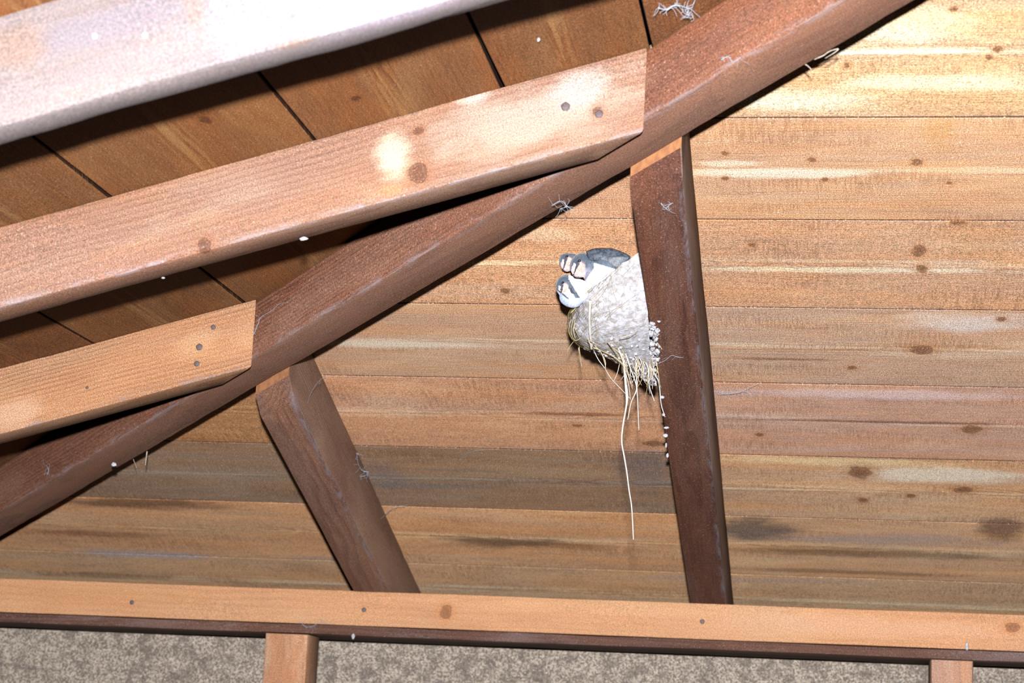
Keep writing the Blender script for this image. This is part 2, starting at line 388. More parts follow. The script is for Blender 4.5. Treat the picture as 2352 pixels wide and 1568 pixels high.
tag(ceilL, 'reddish brown boarding of the left roof slope', 'ceiling', kind='structure')

# ================================================================== HIP RAFTER
def hipP(s, side=0., dz=0.): q = Vector((0, HY0, 0))+HDIR*s+HN*side; return Vector((q.x, q.y, HL+tL*(HDIR.x*s)+dz))
o0 = w(hipP(-1.75))
Lh = (w(hipP(1.15))-o0).length
zn = HIPDIR.cross(Vector((HDIR.y, -HDIR.x, 0))); zn = zn if zn.z > 0 else -zn
mw = frame(o0, HIPDIR, zn)
nz = zn.z; ytest = mw.to_3x3() @ Vector((0, 1, 0)); sgn = 1 if ytest.dot(HN) > 0 else -1
hd = .06613*S*nz; top = -(WH/2*S)*.19*1.0
mHip = wood('red_brown_stained_hip', (.31, .140, .082), (.10, .034, .020), (.42, .24, .16), freq=330, grain=.55, blotch=.45, speck=.6,
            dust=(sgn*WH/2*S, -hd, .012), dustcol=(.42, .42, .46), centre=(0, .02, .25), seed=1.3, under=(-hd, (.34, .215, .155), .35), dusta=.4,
            patches=[(1.28+1.08, sgn*WH/2*S, -.02, .25, .02, (.34, .12, .05), .5), (1.1+1.08, sgn*WH/2*S, -.045, .10, .02, (.40, .22, .13), .5)])
bm = timber_bm(Lh, -WH/2*S, WH/2*S, -hd, top-.004, seg=220, seed=2., wob=.0012)
hip = finish(bm, 'hip_rafter', mHip, mw)
tag(hip, 'dark red-brown diagonal hip rafter crossing the picture from lower left to upper right', 'rafter')

# ================================================================== COMMON RAFTERS (left slope)
LDIR = Vector((math.cos(TL), 0, math.sin(TL))); LN = Vector((-math.sin(TL), 0, math.cos(TL)))
hipcut = w(hipP(0, WH/2+.0005))
def lrafter(yf, thick, D, mat, label, x0=-1.30, seed=0., bev=.0022, nail=None, wob=.0009):
    z = HL + x0*tL
    mw = frame(W(x0, yf, z), LDIR, LN)
    # local y = LN x LDIR = +Y (away from the camera)
    bm = timber_bm(2.9, 0, thick*S, -D*S, -.0006, seg=120, seed=seed, bev=bev, wob=wob)
    cut(bm, mw, hipcut, -HN)
    o = finish(bm, 'common_rafter', mat, mw)
    tag(o, label, 'rafter', 'rafters under the left slope'); return o
def kt(yf, D, x0, pts):  # knots on the camera face of a left-slope rafter, from where they sit on it
    out = []
    mwi = frame(W(x0, yf, HL+x0*tL), LDIR, LN).inverted()
    for (u, v, rx, ry) in pts:
        p = mwi @ w(atY(u, v, yf)); q = mwi @ w(atY(u+rx, v, yf)); r = mwi @ w(atY(u, v+ry, yf))
        out.append((p.x, p.y, p.z, abs(q.x-p.x), abs(r.z-p.z)))
    return out
x0 = -1.30
def pt(yf, lst): return [kt(yf, 0, x0, [a[:4]])[0]+(a[4], a[5]) for a in lst]
m1 = wood('grey_weathered_rafter', (.245, .215, .215), (.15, .10, .085), (.36, .30, .26), huev=.2, freq=150, grain=.30, blotch=.3, speck=.3, centre=(0, .1, .2),
          patches=pt(1.12588, [(240, 60, 260, 60, (.21, .20, .25), .5), (560, 30, 140, 120, (.33, .32, .36), .6), (740, 20, 150, 90, (.34, .32, .37), .6), (450, 20, 30, 90, (.28, .19, .15), .5),
          (680, 105, 70, 20, (.26, .16, .10), .6), (900, 20, 200, 60, (.36, .33, .41), .6), (40, 110, 90, 60, (.27, .18, .13), .6)]))
m2 = wood('pinkish_pine_rafter', (.355, .200, .130), (.15, .07, .045), (.50, .37, .26), freq=240, grain=.42, blotch=.3, speck=.45, centre=(0, .03, .12), seed=2.1,
          knots=kt(1.48708, 0, x0, [(961, 398, 20, 24), (470, 563, 14, 16), (1372, 256, 12, 10), (962, 300, 12, 8)]),
          dust=(0, -.0957, .011), dustcol=(.42, .40, .44),
          patches=pt(1.48708, [(905, 365, 55, 70, (.66, .57, .42), .85), (1220, 270, 300, 90, (.50, .40, .31), .75), (1330, 200, 90, 50, (.56, .49, .43), .6), (250, 640, 260, 70, (.33, .17, .115), .5), (900, 435, 50, 20, (.55, .27, .13), .6), (1090, 215, 60, 30, (.75, .62, .55), .6)]))
m3 = wood('orange_pine_rafter', (.47, .265, .145), (.20, .085, .04), (.64, .45, .28), freq=330, grain=.5, blotch=.3, speck=.5, centre=(0, .05, .16), seed=4.4,
          dust=(0, -.0957, .012), dustcol=(.25, .24, .26),
          patches=pt(1.87553, [(30, 950, 90, 40, (.62, .45, .33), .5), (450, 790, 60, 40, (.60, .38, .22), .5)]))
r1 = lrafter(1.12588, .030, .0745, m1, 'pale grey rafter nearest the camera, blurred, at the upper left', seed=1., bev=.004, wob=.0018)
r2 = lrafter(1.48708, .0392, .06843, m2, 'pinkish pine rafter with a large bright knot, middle one of the three on the left', seed=5., bev=.003, wob=.0012)
r3 = lrafter(1.87553, .0392, .06825, m3, 'orange-brown rafter with three nail heads, lowest of the three on the left', seed=9.)

# ================================================================== JACK RAFTERS (right slope)
RDIR = Vector((0, math.cos(TR), -math.sin(TR))); RN = Vector((0, math.sin(TR), math.cos(TR)))
DJ = .07685; zbm_ = .1233*2.445/2.19114
mCut = plain('fresh_cut_end', (.50, .22, .085), .8, (.36, .15, .06), 120.)
def jack(x, wd, label, mat, seed, y0=1.0, y1=2.70):
    z = HR - tR*y0
    mw = frame(W(x, y0, z), RDIR, RN)      # local y = RN x RDIR = -X
    L = (y1-y0)/math.cos(TR)*S
    bm = timber_bm(L, -wd/2*S, wd/2*S, -DJ*S, -.0006, seg=90, seed=seed, bev=.0025)
    cut(bm, mw, w(hipP(0, -WH/2-.0005)), HN)
    # short splayed cut where the lower arris meets the hip
    cz = w(hipP(0, -WH/2)); cz.z -= (.06613+.0072)*S
    bn = (HN+Vector((0, 0, -1.3))); bn = (bn-HIPDIR*bn.dot(HIPDIR)).normalized()
    cut(bm, mw, cz, bn)
    cut(bm, mw, W(0, 2.6, zbm_+.0006), Vector((0, 0, -1)))
    for f in bm.faces:
        if (mw.to_3x3() @ f.normal).dot(HN) > .97: f.material_index = 1
    o = finish(bm, 'jack_rafter', [mat, mCut], mw)
    tag(o, label, 'rafter', 'short rafters under the far slope'); return o
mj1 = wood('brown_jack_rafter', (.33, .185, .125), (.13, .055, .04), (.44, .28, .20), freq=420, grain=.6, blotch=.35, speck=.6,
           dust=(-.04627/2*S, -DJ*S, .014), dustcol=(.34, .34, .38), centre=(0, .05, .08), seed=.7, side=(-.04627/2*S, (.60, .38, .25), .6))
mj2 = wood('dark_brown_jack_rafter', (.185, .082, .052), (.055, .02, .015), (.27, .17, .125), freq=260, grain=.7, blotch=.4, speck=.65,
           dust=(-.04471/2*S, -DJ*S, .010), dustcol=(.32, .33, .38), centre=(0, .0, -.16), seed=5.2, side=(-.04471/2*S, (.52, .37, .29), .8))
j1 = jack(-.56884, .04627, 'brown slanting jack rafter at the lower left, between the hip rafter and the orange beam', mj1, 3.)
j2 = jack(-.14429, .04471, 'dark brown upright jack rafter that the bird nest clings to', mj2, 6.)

# ================================================================== WALL PLATE, SOFFIT BOARD, STUDS, PANEL
K = 2.445/2.19114
yb, zt, zbm = 2.445, .16223*K, .1233*K
xl, xr = -1.55, 1.1
mwp = frame(W(xl, yb, zbm), Vector((1, 0, 0)), Vector((0, 0, 1)))
def kp(u, v, rx, ry):
    p = mwp.inverted() @ w(atY(u, v, yb)); return (p.x, 0, p.z, rx*.00076, ry*.00076)
mP = wood('orange_pine_beam', (.68, .38, .20), (.36, .16, .07), (.80, .50, .27), huev=.3, freq=200, grain=.22, blotch=.3, speck=.45, centre=(0, .1, .2), seed=.4,
          knots=[kp(1024, 1405, 12, 14), (kp(2325, 1440, 14, 9))], patches=[kp(1450, 1395, 500, 26)+((.80, .50, .27), .4), kp(2000, 1440, 400, 26)+((.74, .47, .30), .5), kp(240, 1370, 300, 30)+((.60, .31, .13), .5)])
bm = timber_bm((xr-xl)*S, 0, .055*S, 0, (zt-zbm)*S, seg=90, bev=.0012, wob=.0006, seed=11., zback=(zt-zbm)*S-.055*S*tR)
plate = finish(bm, 'beam', mP, mwp)
tag(plate, 'long level orange pine beam with nail heads along the bottom of the picture', 'beam')
mS = wood('dark_dirty_board', (.16, .085, .06), (.05, .025, .02), (.26, .20, .19), freq=300, grain=.5, blotch=.6, speck=.6)
mws = frame(W(xl, yb+.004, zbm-.0125), Vector((1, 0, 0)), Vector((0, 0, 1)))
bm = timber_bm((xr-xl)*S, 0, .135*S, 0, .0120*S, seg=120, bev=.0016, wob=.0015, seed=17.)
soff = finish(bm, 'plate_board', mS, mws)
tag(soff, 'thin dark dirty board directly beneath the orange beam', 'board')

def stud(x, wd, label, mat, seed, dp=.06):
    mw = frame(W(x, yb+.012, 0)-Vector((0, 0, ZC)), Vector((0, 0, 1)), Vector((0, -1, 0)))
    # local x up, z towards camera, y = z x x
    H = (zbm-.0128)*S+ZC-.0005
    bm = timber_bm(H, -wd/2*S, wd/2*S, -dp*S, 0, seg=80, seed=seed, bev=.003, wob=.001)
    o = finish(bm, 'stud', mat, mw); tag(o, label, 'post', 'posts under the beam'); return o
mst1 = wood('pale_orange_stud', (.56, .30, .17), (.26, .11, .06), (.82, .68, .48), freq=300, grain=.5, blotch=.55, speck=.5, seed=.3, centre=(0, .0, -.1))
mst2 = wood('pinkish_stud', (.60, .36, .23), (.30, .15, .10), (.74, .56, .46), freq=160, grain=.5, blotch=.3, speck=.4, seed=1.7, centre=(0, .03, .1))
s1 = stud(-.60766*K, .05064*K, 'short upright post with pale streaks under the beam, near the lower left', mst1, 2.)
s2 = stud(.1347*K, .04503*K, 'pinkish upright post under the beam at the lower right corner', mst2, 8.)

s = NT('mottled_panel'); tc = s.n.new('ShaderNodeTexCoord').outputs['Object']
n1 = s.noise(tc, 260., 3, .7); n2 = s.noise(tc, 34., 5, .7, .6); n3 = s.noise(s.vm('MULTIPLY', tc, (9, 1, 90)), 1., 4, .6, .5)
col = s.mix(s.ss(n1, .38, .62), (.045, .031, .021), (.165, .145, .112))
col = s.mix(s.ss(n2, .46, .62, 0., .75), col, (.0378, .0284, .0202)); col = s.mix(s.ss(n3, .58, .75, 0., .6), col, (.0126, .0113, .0126))
col = s.mix(s.ss(s.noise(tc, 520., 1), .66, .74, 0., .8), col, (.2646, .2520, .2394))
s.l.new(col, s.b.inputs['Base Color']); s.b.inputs['Roughness'].default_value = .85; s.bump(n1, .5, .002)
yp = 2.59*S
bm = bmesh.new(); bmesh.ops.create_cube(bm, size=1)
for v in bm.verts: v.co = Vector((v.co.x*(xr-xl)*S+(xl+xr)/2*S, yp+.008+v.co.y*.016, (v.co.z+.5)*(ZC+(zbm-.014)*S)))
tag(link('wall_back', tomesh(bm, 'wall_back'), s.m), 'mottled grey-brown panel behind the short posts under the beam', 'wall', kind='structure')
s = NT('earth_floor'); tc = s.n.new('ShaderNodeTexCoord').outputs['Object']
col = s.mix(s.noise(tc, 3., 6, .6), (.10, .08, .06), (.2, .17, .13)); s.l.new(col, s.b.inputs['Base Color']); s.b.inputs['Roughness'].default_value = .95
bm = bmesh.new(); bmesh.ops.create_grid(bm, x_segments=2, y_segments=2, size=1)
for v in bm.verts: v.co = Vector((v.co.x*5, v.co.y*5+1, 0))
tag(link('floor', tomesh(bm, 'floor'), s.m), 'bare earth floor', 'floor', kind='structure')

# ------------------------------------------------------------------ nails
mNail = plain('rusty_nail', (.12, .085, .085), .55, (.05, .03, .03), 900., .3)
def nail(parent, p, normal, r=.0035, name='nail_head', mat=mNail, h=.0012):
    bm = bmesh.new(); z = normal.normalized(); a = z.orthogonal().normalized(); b = z.cross(a)
    prev = None
    for (rr, hh) in ((r, -.002), (r, h*.5), (r*.8, h), (r*.3, h*1.15)):
        ring = [bm.verts.new(p+(a*math.cos(t*math.pi/7)+b*math.sin(t*math.pi/7))*rr*(1+.06*math.sin(t*2.3))+z*hh) for t in range(14)]
        if prev:
            for k in range(14): bm.faces.new((prev[k], prev[(k+1) % 14], ring[(k+1) % 14], ring[k]))
        else: bm.faces.new(ring[::-1])
        prev = ring
    bm.faces.new(prev); bmesh.ops.recalc_face_normals(bm, faces=bm.faces)
    o = link(name, tomesh(bm, name), mat, smooth=False); return child(o, parent)
mY = Vector((0, -1, 0))
for (u, v) in ((303, 1383), (836, 1400), (1613, 1427)): nail(plate, w(atY(u, v, yb)), mY, .0042)
for (u, v, r) in ((490, 751, .0036), (458, 797, .005), (452, 835, .0042), (200, 890, .0022)): nail(r3, w(atY(u, v, 1.87553)), mY, r)
for (u, v, r) in ((1299, 245, .0052), (1376, 262, .0045)): nail(r2, w(atY(u, v, 1.48708)), mY, r)
for (u, v) in ((218, 83), (333, 82)): nail(r1, w(atY(u, v, 1.12588)), mY, .0026, mat=plain('pale_nail', (.6, .62, .66), .5))

# ================================================================== NEST
XS = -.14429-.04471/2            # left side face of the second jack rafter
def post_u(v):                    # where that rafter's lower-left arris crosses image row v
    return 1444+(v-407)*.1433
def zAt(u, v, y): return atY(u, v, y).z
prof = [(0, 884, 4), (.10, 862, 30), (.2, 842, 62), (.32, 822, 100), (.44, 808, 140), (.56, 792, 168), (.68, 770, 184), (.80, 746, 189), (.9, 724, 184), (1., 703, 172)]
def lerp(t, k):
    for a, b in zip(prof, prof[1:]):
        if t <= b[0]+1e-9:
            f = (t-a[0])/(b[0]-a[0]); return a[k]+(b[k]-a[k])*f
    return prof[-1][k]
def nest_pt(t, th, inner=0.):
    yc = 1.875+(1.785-1.875)*t**.8
    b = (.012+.050*math.sin(min(1, t*1.25)*math.pi/2))*(1-inner*.28)
    v = lerp(t, 1); out = lerp(t, 2)*(1-inner*.2)
    sn = max(0., math.sin(th))
    v = v-(1-sn**.74)*138*t**1.6
    px = yc/F
    yy = yc-b*math.cos(th)
    z = zAt(1400, v, yy)
    return Vector((XS-out*px*sn**.75, yy, z))
def mud(name='nest_mud'):
    s = NT(name); tc = s.n.new('ShaderNodeTexCoord').outputs['Object']
    n = s.noise(tc, 170., 5, .65, .5); vz = s.n.new('ShaderNodeTexVoronoi'); s.val(tc, vz.inputs['Vector']); vz.inputs['Scale'].default_value = 130.
    st = s.noise(s.vm('MULTIPLY', tc, (260, 260, 900)), 1., 2, .5, 1.2)
    col = s.mix(s.ss(n, .3, .68), (.100, .097, .093), (.200, .205, .225))
    col = s.mix(s.ss(vz.outputs['Distance'], .55, .9, 0., .45), col, (.0756, .0630, .0473))
    col = s.mix(s.ss(st, .60, .72, 0., .6), col, (.1260, .1071, .0630)); col = s.mix(s.ss(st, .36, .26, 0., .6), col, (.0630, .0504, .0378))
    s.l.new(col, s.b.inputs['Base Color']); s.b.inputs['Roughness'].default_value = .9; s.b.inputs['Specular IOR Level'].default_value = .15
    s.bump(n, .7, .003); return s.m
mMud = mud()
nest = bpy.data.objects.new('bird_nest', None); C.objects.link(nest); nest.location = w(nest_pt(.3, math.pi/2)); nest.empty_display_size = .03
tag(nest, 'pale grey mud bird nest with hanging straws, stuck to the side of the upright rafter', 'nest')
bpy.context.view_layer.update()
bm = bmesh.new(); NTH, NT_ = 64, 46
def grid(inner):
    g = []
    for j in range(NT_+1):
        t = j/NT_ if not inner else .35+.65*j/NT_
        row = []
        for i in range(NTH+1):
            p = w(nest_pt(t, math.pi*i/NTH, inner))
            amp = 0 if i in (0, NTH) else 1
            q = p*1.
            d = (noise.noise(q*70)*.0035+abs(noise.noise(q*170+Vector((3, 1, 2))))*.0042-noise.noise(q*26)*.004)*amp
            c = w(Vector((XS, 1.8, nest_pt(t, math.pi/2).z))); dirn = (p-c); dirn.z *= .3
            p = p+dirn.normalized()*(d if not inner else -d*.5)
            if j == NT_ : p.z += noise.noise(q*90)*.003
            p.x = min(p.x, XS*S-.0004)
            row.append(bm.verts.new(p))
        g.append(row)
    for a, b in zip(g, g[1:]):
        for i in range(NTH):
            f = (a[i], a[i+1], b[i+1], b[i]); bm.faces.new(f if not inner else f[::-1])
    return g
go = grid(0); gi = grid(1.)
for i in range(NTH): bm.faces.new((go[-1][i], go[-1][i+1], gi[-1][i+1], gi[-1][i]))
bm.faces.new(go[0]); bm.faces.new(gi[0][::-1])
bmesh.ops.recalc_face_normals(bm, faces=bm.faces)
cup = link('mud_cup', tomesh(bm, 'mud_cup'), mMud, smooth=True); child(cup, nest)
# pellets of mud pressed onto the lower part of the cup and the arris of the rafter
bm = bmesh.new(); random.seed(3)
for k in range(110):
    t = random.uniform(.02, .55); th = random.uniform(.03, math.pi*.6)
    p = w(nest_pt(t, th)); r = random.uniform(.0012, .0032)
    blob_bm(p, r, r*random.uniform(.6, 1.2), r*random.uniform(.5, 1.3), .9, k*1.1, 2, bm, 2.2)
for (u, v, r) in ((1506, 752, .0042), (1511, 762, .0045), (1500, 745, .0035), (1514, 777, .003), (1519, 795, .003), (1507, 772, .004), (1503, 800, .004), (1508, 822, .004), (1500, 812, .004), (1506, 838, .0032), (1510, 850, .003), (1497, 790, .004), (1498, 830, .004), (1513, 790, .003)):
    y = 1.0*(HR-DJ/math.cos(TR)); q = onR(u, v, DJ)
    r *= .72; blob_bm(w(Vector((q.x-.002, q.y, q.z))), r, r, r*1.3, .9, u*.7, 2, bm, 2.2)
for k in range(70):      # rough lump of mud wrapping round the lower arris of the rafter
    f = random.random(); v = 735+f*100; q = onR(post_u(v)+random.uniform(-14, 20*(1-f)+4), v, DJ)
    r = random.uniform(.0016, .0040); blob_bm(w(q), r, r, r*random.uniform(.8, 1.4), .8, k*.77, 2, bm, 2.)
pel = link('mud_pellets', tomesh(bm, 'mud_pellets'), mMud, smooth=True); child(pel, nest); pel['kind'] = 'stuff'
# fibres embedded in the mud
mStraw = plain('pale_straw', (.60, .52, .36), .6, (.42, .34, .20), 140.)
mStrawW = plain('white_straw', (.66, .64, .60), .6, (.54, .50, .42), 140.)
mStrawY = plain('yellow_straw', (.46, .36, .17), .6, (.30, .22, .09), 140.)
bm = bmesh.new(); random.seed(11)
for k in range(340):
    t = random.uniform(.12, 1.); th = random.uniform(.12, 2.6); dt = random.uniform(-.03, .22); dth = random.uniform(-.55, .12)
    pts = []; lo = random.uniform(.02, .6)
    for j in range(6):
        f = j/5; tt = min(1.0, max(.02, t+dt*f)); a = min(3., max(lo, th+dth*f)); p = nest_pt(tt, a)
        pw = w(p); c = w(Vector((XS, 1.8, p.z))); dn = (pw-c).normalized()
        pts.append(pw+dn*(.0030+.0028*math.sin(f*math.pi)))
    tube(pts, .00021, .00014, 4, bm)
fb = link('grass_fibre', tomesh(bm, 'grass_fibre'), mStrawY, smooth=True); child(fb, nest); fb['kind'] = 'stuff'
def crop3(x, y): return (1220+x/3.267, 780+y/3.267)
def straw(pts, y=1.80, r=.0008, mat=mStraw, yend=None, taper=.5):
    yend = y if yend is None else yend; N = len(pts)
    P = [w(atY(u, v, y+(yend-y)*i/(N-1))) for i, (u, v) in enumerate(pts)]
    o = link('straw', tomesh(tube(smooth_path(P, 4), r, r*taper, 6), 'straw'), mat, smooth=True); return child(o, nest)
A = [[(460, 60), (560, 95), (650, 150), (700, 200), (720, 240)], [(465, 70), (505, 150), (550, 210), (600, 290), (690, 385), (740, 440)],
     [(520, 80), (545, 130), (560, 180), (550, 215)], [(560, 40), (640, 110), (700, 230), (770, 290), (795, 370)],
     [(650, 60), (690, 170), (740, 300), (760, 370)], [(700, 80), (740, 200), (780, 310), (790, 380), (750, 470), (725, 600)],
     [(790, 50), (790, 250), (795, 380), (800, 480), (808, 680)], [(720, 70), (770, 200), (800, 340)], [(640, 40), (670, 100), (700, 210), (715, 330)],
     [(860, 170), (880, 230), (885, 340), (925, 460)], [(890, 160), (885, 230), (885, 300)], [(860, 150), (930, 260), (960, 330), (975, 480), (1005, 580)],
     [(910, 130), (915, 250), (910, 370)], [(850, 180), (840, 250), (850, 310)], [(355, 60), (365, 150), (378, 205)], [(330, 0), (290, 50), (270, 90)],
     [(850, 160), (830, 220), (830, 290)], [(690, 180), (730, 330), (745, 450)], [(740, 80), (760, 180), (790, 260)], [(760, 60), (800, 180), (800, 330)],
     [(600, 50), (680, 120), (730, 250), (745, 330)], [(700, 150), (712, 300), (725, 420), (720, 500)], [(780, 120), (805, 240), (795, 350), (770, 420)],
     [(890, 120), (905, 230), (900, 300)], [(935, 150), (950, 230), (965, 330)]]
fat = {5, 6, 8, 9, 11, 21}
for i, a in enumerate(A):
    straw([crop3(*q) for q in a], 1.79+.012*(i % 4), .0010 if i in fat else .00062, (mStraw, mStrawW, mStraw, mStrawY)[i % 4] if i not in fat else mStrawW)
straw([(1431, 820), (1437, 887), (1439, 927), (1431, 976), (1428, 1013), (1434, 1049), (1440, 1086), (1445, 1126), (1451, 1166), (1455, 1239)], 1.78, .0013, mStrawW, taper=.6)
straw([(1356, 690), (1354, 733), (1356, 770), (1360, 802)], 1.705, .0021, mStrawW, yend=1.76, taper=.9)
c1 = lambda x, y: (1220+x/4.355, 520+y/4.355)
for k, a in enumerate([[(400, 930), (383, 1000), (380, 1060), (412, 1130)], [(440, 960), (425, 1040), (440, 1120)], [(430, 1000), (455, 1060), (480, 1110)], [(560, 1100), (585, 1160), (600, 1230)],
          [(480, 1200), (490, 1290), (505, 1400)], [(400, 860), (450, 810), (520, 740), (580, 690)], [(430, 900), (410, 980), (400, 1060), (440, 1140), (500, 1110)], [(640, 1200), (700, 1260), (740, 1380), (745, 1440)],
          [(760, 1150), (850, 1260), (900, 1330)], [(880, 1110), (980, 1090), (1060, 1040)], [(610, 1200), (760, 1270), (880, 1330), (930, 1400)], [(1260, 1160), (1290, 1200), (1310, 1230)], [(560, 1130), (640, 1170), (700, 1200)]]):
    straw([c1(*q) for q in a], 1.735+.01*(k % 3), .00062, (mStrawY, mStraw)[k % 2])

random.seed(21)
for k in range(24):
    u = random.uniform(1425, 1512); v = 800+(u-1425)*.5+random.uniform(-8, 10); L = random.uniform(22, 75); b = random.uniform(-.25, .3)
    straw([(u, v), (u+L*.3*b+3, v+L*.35), (u+L*.5*b+random.uniform(-4, 4), v+L*.7), (u+L*b, v+L)], random.uniform(1.78, 1.84), random.uniform(.0004, .0007), random.choice((mStraw, mStrawY, mStrawW)))
# ================================================================== FLEDGLINGS
def feathers(name, c, c2, scale=300., rough=.6, spec=.3):
    s = NT(name); tc = s.n.new('ShaderNodeTexCoord').outputs['Object']
    base = s.attr('plume', 'Color')
    n = s.noise(s.vm('MULTIPLY', tc, (1, 1, 1)), 420., 4, .65, .6)
    col = s.mix(1., base, s.mix(s.ss(n, .3, .7), (.72, .72, .74), (1.35, 1.35, 1.35)), 'MULTIPLY')
    s.l.new(col, s.b.inputs['Base Color']); s.b.inputs['Roughness'].default_value = rough
    s.b.inputs['Specular IOR Level'].default_value = spec
    s.b.inputs['Sheen Weight'].default_value = .15
    s.bump(n, .5, .0015); return s.m
mFe = feathers('swallow_plumage', None, None)
mWing = plain('slate_wing', (.085, .115, .145), .5, (.022, .032, .050), 260., .4, .25)
mBeak = plain('dark_beak', (.035, .025, .03), .45, (.02, .015, .02), 400.)
mGape = plain('pale_gape', (.82, .72, .55), .5, (.75, .62, .45), 300.)
mEye = NT('black_eye'); mEye.b.inputs['Base Color'].default_value = (.006, .006, .01, 1); mEye.b.inputs['Roughness'].default_value = .08; mEye = mEye.m
DARK = (.0164, .0265, .0378); DARKB = (.0063, .0082, .0139); WHITE = (.2898, .2961, .3276); PEACH = (.2268, .1071, .0819); CREAM = (.2520, .2173, .2142); GREY = (.0756, .0819, .1071)
def bird(label, yc, head, hr, fwd, body, rule, wings=(), tw=.35, extra=()):
    """head/body given where they sit at distance yc; fwd = beak direction (right, up) seen from the front"""
    px = yc/F*S
    def P(u, v, d=0.): return w(atY(u, v, yc))-CF*d*px           # d = pixels nearer to the viewer
    R, U, Tt = CR, -CD, -CF
    root = bpy.data.objects.new('fledgling_swallow', None); C.objects.link(root)
    hc = P(*head); root.location = hc; root.empty_display_size = .02
    tag(root, label, 'bird', 'young swallows in the nest')
    bpy.context.view_layer.update()
    f = (R*fwd[0]+U*fwd[1]+Tt*tw).normalized()
    c = (R*(-abs(fwd[1]))+U*abs(fwd[0])*1.0); c = (c-f*c.dot(f)).normalized()
    sd = f.cross(c); sd = sd if sd.dot(Tt) > 0 else -sd
    r = hr*px
    def ell(bm, cen, ax, rad, seed=0.):
        b2 = bmesh.new(); bmesh.ops.create_icosphere(b2, subdivisions=4, radius=1)
        for v in b2.verts: v.co = cen+ax[0]*(v.co.x*rad[0])+ax[1]*(v.co.y*rad[1])+ax[2]*(v.co.z*rad[2])
        me = bpy.data.meshes.new('t'); b2.to_mesh(me); b2.free(); bm.from_mesh(me); bpy.data.meshes.remove(me)
    bm = bmesh.new()
    ell(bm, hc, (f, c, sd), (r*1.04, r*.93, r*.88))
    ell(bm, hc+f*r*.45-c*r*.12, (f, c, sd), (r*.72, r*.62, r*.6))
    for (u, v, d, ru, rv, rd, ang) in body:
        a = math.radians(ang); e1 = R*math.cos(a)+U*math.sin(a); e2 = -R*math.sin(a)+U*math.cos(a)
        ell(bm, P(u, v, d), (e1, e2, Tt), (ru*px, rv*px, rd*px))
    me = tomesh(bm, 'fledgling_body'); tmp = bpy.data.objects.new('tmp', me); C.objects.link(tmp)
    md = tmp.modifiers.new('r', 'REMESH'); md.mode = 'VOXEL'; md.voxel_size = .0009
    m2 = tmp.modifiers.new('s', 'SMOOTH'); m2.iterations = 9; m2.factor = .6
    bpy.context.view_layer.update()
    ev = tmp.evaluated_get(bpy.context.evaluated_depsgraph_get()); me2 = bpy.data.meshes.new_from_object(ev)
    bpy.data.objects.remove(tmp)
    me2.name = 'fledgling_body'
    ca = me2.color_attributes.new('plume', 'FLOAT_COLOR', 'POINT')
    cw = Vector((0, 0, ZC))
    for i, v in enumerate(me2.vertices):
        q = v.co-hc; fa = (R*fwd[0]+U*fwd[1]).normalized(); ca_ = (-R*abs(fwd[1])+U*abs(fwd[0])).normalized(); a, cc, ss_ = q.dot(fa)/r+.04, q.dot(ca_)/r, q.dot(sd)/r
        rel = v.co-cw; dd = rel.dot(CF); u = 1176+F*rel.dot(CR)/dd; vv = 784+F*rel.dot(CD)/dd
        jit = noise.noise(v.co*420)*.035
        col = rule(a+jit, cc+jit, ss_, u+jit*25, vv+jit*25, q.length/r)
        ca.data[i].color = (*col, 1)
        v.co += (v.co-hc).normalized()*noise.noise(v.co*650)*.0005
    me2.materials.clear()
    bo = link('body', me2, mFe, smooth=True); child(bo, root)
    # eyes (both sides), beak halves with pale gape
    for sg in (1, -1):
        b2 = bmesh.new(); bmesh.ops.create_uvsphere(b2, u_segments=18, v_segments=12, radius=r*.135)
        ec = hc+f*r*.22+c*r*.36+sd*sg*r*.74
        for v in b2.verts: v.co += ec
        child(link('eye', tomesh(b2, 'eye'), mEye, smooth=True), root)
    for nm, mt, off, ln, wd, th in (('upper_beak', mBeak, .03, .30, .30, .12), ('lower_beak', mBeak, -.11, .25, .27, .09)):
        b2 = bmesh.new(); bmesh.ops.create_icosphere(b2, subdivisions=3, radius=1)
        for v in b2.verts:
            x = v.co.x; tp = (1-max(0, x))**.8 if x > 0 else 1
            v.co = hc+f*(r*(.98+ln*x))+c*(r*(off+th*v.co.y*(tp+.05)-.10*max(0, x)))+sd*(r*wd*v.co.z*(tp+.05))
        child(link(nm, tomesh(b2, nm), mt, smooth=True), root)
    for sg in (1, -1):
        pts = [hc+f*r*(.80+.35*k/5)+c*r*(-.03)+sd*sg*r*(.48-.40*(k/5)**1.6) for k in range(6)]
        child(link('gape', tomesh(tube(pts, r*.045, r*.02, 6), 'gape'), mGape, smooth=True), root)
    for (poly, d, th) in wings:
        b2 = bmesh.new(); cu = sum(p[0] for p in poly)/len(poly); cv = sum(p[1] for p in poly)/len(poly)
        N = 14; loops = {}
        pp = smooth_path([Vector((p[0], p[1], 0)) for p in poly]+[Vector((poly[0][0], poly[0][1], 0))], 4)[:-1]
        M = len(pp)
        for sg in (1, -1):
            rings = []
            for j in range(N+1):
                q = j/N; rings.append([b2.verts.new(P(cu+(p.x-cu)*q, cv+(p.y-cv)*q, d+sg*th*math.sqrt(max(0, 1-q*q))-8*q*q*.5)) for p in pp])
            for ra, rb in zip(rings, rings[1:]):
                for k in range(M): b2.faces.new((ra[k], ra[(k+1) % M], rb[(k+1) % M], rb[k]))
        bmesh.ops.remove_doubles(b2, verts=b2.verts, dist=1e-5); bmesh.ops.recalc_face_normals(b2, faces=b2.faces)
        child(link('wing', tomesh(b2, 'wing'), mWing, smooth=True), root)
    return root
def mixc(a, b, t): t = max(0, min(1, t)); return tuple(x+(y-x)*t for x, y in zip(a, b))
